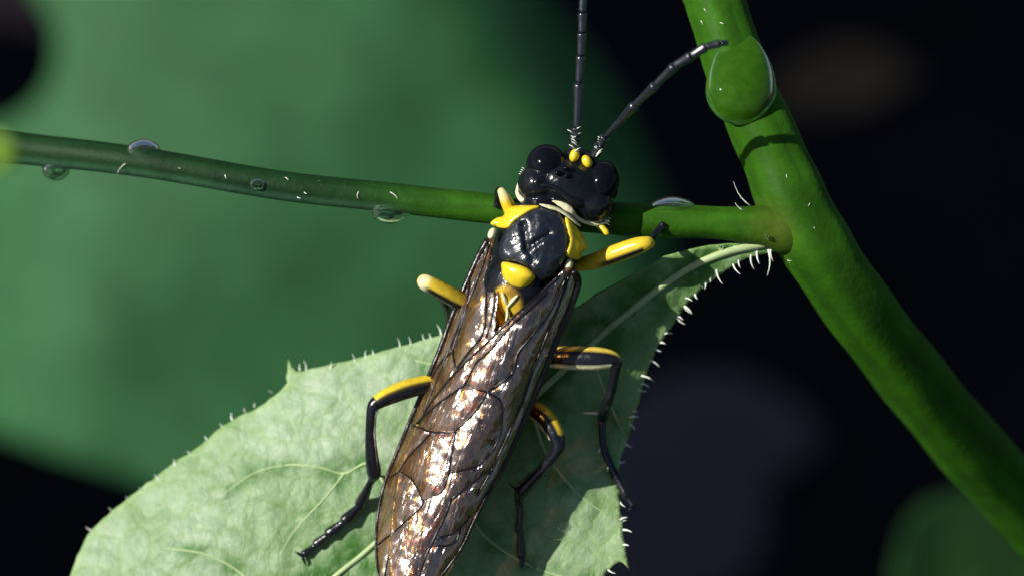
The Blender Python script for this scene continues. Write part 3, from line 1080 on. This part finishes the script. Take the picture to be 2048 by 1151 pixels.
RV = (
    ([(1146, 540), (1156, 560), (1149, 592), (1131, 638), (1105, 702), (1079, 767), (1051, 834), (1024, 897), (999, 950), (971, 996), (946, 1046), (927, 1088), (899, 1130), (866, 1172)], 8.5, 3.0),
    ([(1139, 548), (1122, 600), (1098, 660), (1070, 730), (1046, 800), (1016, 870), (985, 936), (955, 990)], 3.2, 2.4),
    ([(1096, 583), (1060, 617), (1019, 653), (983, 696), (950, 728), (931, 766)], 3.0, 2.4),
    ([(1132, 556), (1112, 600), (1092, 635), (1060, 676), (1035, 707), (1026, 743), (1000, 766), (973, 783)], 3.0, 2.6),
    ([(931, 767), (950, 776), (973, 783)], 2.6, 2.6),
    ([(931, 767), (905, 786), (878, 805), (850, 830), (833, 846)], 2.6, 2.2),
    ([(973, 783), (965, 800), (955, 815), (935, 838), (914, 857), (910, 863)], 2.6, 2.4),
    ([(826, 850), (845, 857), (862, 863), (890, 864), (910, 863)], 2.4, 2.4),
    ([(910, 863), (908, 880), (905, 898), (900, 925), (898, 945)], 2.4, 2.0),
    ([(862, 864), (840, 888), (815, 915), (799, 940)], 2.2, 1.8),
    ([(898, 945), (884, 980), (862, 992), (845, 1001)], 2.2, 1.8),
    ([(800, 942), (820, 955), (832, 972), (845, 1001)], 2.0, 1.8),
    ([(898, 945), (930, 938), (955, 930), (980, 905)], 2.2, 1.8),
    ([(902, 998), (930, 976), (959, 953), (985, 938)], 2.2, 1.8),
    ([(845, 1001), (843, 1012), (815, 1038), (789, 1062)], 2.0, 1.6),
    ([(902, 998), (888, 1035), (868, 1076), (850, 1115), (836, 1155), (826, 1190)], 2.6, 1.8),
    ([(875, 1074), (900, 1068), (918, 1058), (941, 1032)], 2.0, 1.8),
    ([(869, 1090), (895, 1090), (912, 1080), (922, 1058)], 1.8, 1.6),
    ([(973, 783), (1000, 800), (1005, 830), (1000, 870), (985, 900)], 2.2, 1.8),
    ([(1120, 552), (1080, 588), (1030, 630), (985, 674), (940, 716), (895, 762), (860, 808), (836, 846)], 2.4, 2.0),
)
LV = (
    ([(976, 480), (957, 514), (931, 572), (905, 632), (881, 697), (859, 750), (837, 802), (816, 852), (793, 907), (771, 962), (759, 1012), (753, 1062), (754, 1122), (763, 1182)], 7.5, 2.4),
    ([(978, 490), (962, 540), (938, 600), (913, 660), (890, 718), (866, 776), (846, 826)], 2.6, 2.0),
    ([(984, 496), (976, 540), (972, 600), (966, 664), (940, 700), (914, 735)], 2.8, 2.2),
    ([(992, 500), (990, 560), (986, 620), (972, 676)], 2.4, 2.0),
    ([(940, 540), (934, 608), (918, 660), (906, 700), (910, 733)], 2.2, 2.0),
    ([(906, 700), (880, 726), (862, 756)], 2.0, 1.8),
    ([(789, 1062), (770, 1076), (753, 1090)], 2.0, 1.8),
    ([(793, 1050), (787, 1071), (778, 1105), (771, 1140), (768, 1175)], 2.0, 1.6),
    ([(798, 942), (776, 955), (766, 950)], 2.0, 1.6),
)
def pleats(P, veins):
    d = np.full(len(P), 1e9)
    for pts, a, b in veins:
        d = np.minimum(d, seg_dist(P, spline(pts, 3), False))
    return d
def zr(P):
    return zwing(P, 2) + 6 * (1 - np.exp(-pleats(P, RV) / 9.0))
def zlw(P):
    return zwing(P, -9) + 5 * (1 - np.exp(-pleats(P, LV) / 9.0))
wl = sheet('forewing', LWING, 5.0, zlw, 1.5, M['wing'], fly, wcol)
wr = sheet('forewing', RWING, 5.0, zr, 1.5, M['wing'], fly, wcol)
wl['label'] = 'lower forewing tucked under the other'
wr['label'] = 'upper forewing folded over the abdomen'
def wvein(wing, zf, pts, r0=2.6, r1=2.2):
    s = spline(pts, 6)
    z = zf(s) + 1.8
    path = np.array([C(p[0], p[1], zz) for p, zz in zip(s, z)])
    V, F, A = tube_mesh(path, np.linspace(r0, r1, len(s)), 8)
    return build('vein', V, F, M['vein'], wing)
for pts, a, b in RV:
    wvein(wr, zr, pts, a * 0.95, b * 0.95)
for pts, a, b in LV:
    wvein(wl, zlw, pts, a, b)

# ------------------------------------------------------------------ legs
YEL = np.array((0.72, 0.52, 0.03))
CRM = np.array((0.80, 0.76, 0.45))
BLK = np.array((0.006, 0.007, 0.011))
def zl(x, y, d=0):
    return float(zleaf([(x, y)])[0]) + d
def leg(rows, colfun, claws=None, spurs=(), n=5):
    o = tube('leg', rows, M['leg'], fly, 18, n, colfun)
    if claws:
        (x, y, z), dirs = claws
        for dx, dy in dirs:
            tube('claw', [(x, y, z, 3.2), (x + dx * 0.6, y + dy * 0.6, z + 2, 2.8), (x + dx, y + dy, z - 4, 0.8)], M['black'], o, 8, 4)
    for a, b, m in spurs:
        tube('spur', [(*a, 3.4), ((a[0] + b[0]) / 2, (a[1] + b[1]) / 2, (a[2] + b[2]) / 2 + 2, 2.6), (*b, 0.7)], M[m], o, 8, 4)
    return o
def mixc(a, b, k):
    return a * (1 - k) + b * k
def striped(t, th, s, up, low, blackfrom, t_end, side=1):
    """black band facing the viewer, coloured flanks"""
    c = math.cos(th) * side
    k_up = float(smoothstep(0.5, 0.62, c))
    k_lo = float(smoothstep(0.55, 0.67, -c))
    col = mixc(BLK, up, k_up)
    col = mixc(col, low, k_lo)
    return mixc(col, BLK, float(smoothstep(t_end - 0.02, t_end + 0.02, t)))

# right middle leg
leg([(1060, 712, -140, 14), (1095, 714, -128, 20), (1140, 715, -112, 24), (1190, 716, -100, 24), (1220, 717, -94, 19), (1232, 722, -94, 14), (1231, 738, -100, 11), (1224, 775, -122, 10), (1214, 808, -146, 11),
     (1206, 832, zl(1206, 832, 38), 12), (1204, 850, zl(1204, 850, 30), 8.5), (1207, 890, zl(1207, 890, 18), 8), (1214, 912, zl(1214, 912, 15), 9), (1222, 930, zl(1222, 930, 14), 7.5), (1234, 955, zl(1228, 950, 14), 11), (1238, 962, zl(1228, 960, 13), 8),
     (1252, 988, zl(1230, 980, 10), 10), (1256, 994, zl(1230, 980, 10), 7), (1268, 1012, zl(1232, 1000, 6), 8)],
    lambda t, th, s: striped(t, th, s, CRM, YEL * 0.9 + 0.05, 0, 0.27, 1),
    ((1266, 1010, zl(1232, 1000, 6)), ((6, 10), (-10, 14), (10, -4))),
    (((1204, 826, zl(1206, 832, 38)), (1166, 825, zl(1206, 832, 46)), 'hair'), ((1206, 890, zl(1207, 890, 16)), (1196, 905, zl(1207, 890, 10)), 'hair'), ((1218, 928, zl(1218, 928, 12)), (1216, 942, zl(1218, 930, 6)), 'hair')))
# right hind leg
leg([(1030, 800, -150, 14), (1060, 812, -140, 18), (1090, 835, -122, 20), (1108, 862, -110, 19), (1116, 884, -106, 15), (1115, 896, -106, 13), (1104, 915, -116, 12), (1084, 938, -132, 12), (1060, 962, -150, 14), (1044, 980, -162, 15),
     (1038, 998, -172, 9), (1040, 1030, -184, 7.5), (1037, 1056, -192, 8.5), (1040, 1066, -194, 6.5), (1042, 1108, -206, 8.5), (1044, 1118, -206, 6.5), (1042, 1170, -214, 9), (1042, 1185, -216, 7), (1044, 1230, -222, 8)],
    lambda t, th, s: mixc(mixc(BLK, YEL, float(smoothstep(-0.55, -0.75, math.cos(th)) if False else smoothstep(0.3, 0.45, -math.cos(th))) * float(smoothstep(0.06, 0.1, t))), CRM * 0.7, float(smoothstep(0.78, 0.9, math.cos(th)))) if t < 0.2 else BLK,
    None,
    (((1040, 985, -160), (1016, 963, -150), 'black'), ((1046, 985, -162), (1036, 1002, -172), 'black')))
# left hind leg
leg([(900, 760, -150, 15), (860, 766, -140, 18), (815, 777, -124, 20), (778, 791, -112, 18), (756, 803, -108, 15), (747, 812, -108, 13), (743, 830, -112, 11), (741, 870, -130, 11), (744, 915, -152, 14), (748, 945, -170, 15),
     (744, 958, -178, 9), (738, 970, -186, 7.5), (722, 1006, zl(722, 1006, 18), 13), (716, 1014, zl(716, 1014, 15), 8), (692, 1038, zl(692, 1038, 14), 13), (686, 1044, zl(686, 1044, 13), 8), (660, 1064, zl(660, 1064, 13), 11.5), (654, 1070, zl(654, 1070, 12), 7.5), (634, 1086, zl(634, 1086, 12), 10.5), (628, 1091, zl(628, 1091, 11), 6), (606, 1108, zl(606, 1108, 10), 8)],
    lambda t, th, s: mixc(BLK, YEL, float(smoothstep(0.15, 0.30, math.cos(th)))) if t < 0.21 else BLK,
    ((604, 1110, zl(604, 1110, 10)), ((-14, -8), (8, 20))),
    (((752, 945, -168), (768, 955, -168), 'black'),))
# left middle leg
leg([(940, 612, -130, 14), (910, 596, -112, 19), (880, 580, -96, 19), (858, 568, -90, 18), (848, 563, -92, 16), (848, 564, -108, 14), (866, 576, -150, 10), (892, 610, -190, 9), (902, 660, zl(902, 680, 12), 8), (906, 690, zl(906, 690, 9), 8)],
    lambda t, th, s: mixc(mixc(BLK, YEL, float(smoothstep(-0.35, -0.2, math.cos(th)))), CRM, 0.8 * float(smoothstep(0.3, 0.4, t) * (1 - smoothstep(0.42, 0.46, t)))) if t < 0.46 else BLK)
# right fore leg
leg([(1150, 530, -140, 13), (1190, 522, -118, 17), (1235, 506, -92, 19), (1275, 492, -74, 18), (1294, 486, -70, 14), (1300, 484, -80, 11), (1306, 474, -100, 8), (1318, 458, -112, 7), (1328, 446, -113, 6)],
    lambda t, th, s: mixc(YEL, BLK, float(smoothstep(0.3, 0.42, math.cos(th)) * (1 - smoothstep(0.84, 0.93, math.cos(th)))) * float(smoothstep(0.12, 0.2, t) * (1 - smoothstep(0.42, 0.46, t)))) if t < 0.6 else BLK)
# left fore leg
leg([(1040, 440, -130, 14), (1025, 425, -104, 15), (1014, 405, -82, 13), (1006, 388, -76, 10), (1000, 380, -82, 7), (996, 384, -100, 7), (994, 400, -118, 6), (992, 414, -124, 6)],
    lambda t, th, s: mixc(YEL, CRM, 0.6 * float(smoothstep(0.3, 0.4, t))) if t < 0.52 else BLK)
# tip of the right cheek palp
tube('palp', [(1186, 444, -110, 6), (1200, 452, -96, 7), (1212, 464, -90, 6.5), (1217, 468, -90, 3)], M['yellow'], fly, 12, 5)

# ------------------------------------------------------------------ drops of water
def drop(rowfun, label, group=None, mat='water'):
    V, F = rowfun
    o = build('water_drop', V, F, M[mat])
    tag(o, label, 'water drop', group)
    return o
def pear(cx, cy, cz, a, btop, bbot, depth, hug=None, sink=0):
    V, F = ell_mesh(0, 0, 0, 1, 1, 1, 0, 40, 28)
    o = C(0, 0, 0)
    V = V - o
    W = []
    for x, y, z in V:
        yd = -y
        b = bbot if yd > 0 else btop
        wx = a * (1 - 0.22 * max(0, -yd) ** 2)
        zz = cz + z * depth * (1 - (0.9 if sink else 0.35) * max(0, -yd) ** 1.2)
        if sink:
            zz -= sink * max(0, -yd) ** 1.5
        if hug:
            e = min(abs(x * wx), hug * 0.96)
            zz += math.sqrt(hug * hug - e * e) - hug
        W.append(C(cx + x * wx, cy + yd * b, zz))
    return np.array(W), F
drop(pear(1482, 182, -128, 71, 118, 69, 48, None, 4), 'large pear shaped water drop, refracted stem green painted in, hanging on the thick green stem', None, 'green_painted_water')
drop(pear(781, 420, -160, 40, 26, 28, 30), 'clear water drop hanging under the side stalk beside the insect')
drop(pear(287, 298, -212, 34, 20, 22, 28), 'small water drop sitting on top of the side stalk')
drop(pear(112, 338, -285, 28, 20, 24, 24), 'blurred water drop under the far end of the side stalk')
drop(pear(1345, 412, -146, 44, 19, 20, 32), 'clear water drop on the side stalk beside the insect head')
drop(pear(515, 368, -146, 15, 10, 11, 8), 'tiny flat water bead on the front of the side stalk')
drop(pear(1112, 1062, zl(1112, 1062), 26, 14, 18, 10), 'flat water bead on the bumpy leaf right of the wings', )
drop(pear(1128, 1050, zl(1128, 1050), 14, 14, 12, 9), 'round water bead on the bumpy leaf right of the wings')
drop(pear(1441, 493, zl(1441, 500) + 4, 7, 7, 7, 8), 'bright round water bead at the leaf base')
drop(pear(1475, 488, zl(1475, 496) + 4, 11, 6, 6, 8), 'bright oval water bead at the leaf base')
drop(pear(1535, 473, -122, 6, 6, 6, 7), 'tiny bright water bead on the brownish node of the stem')
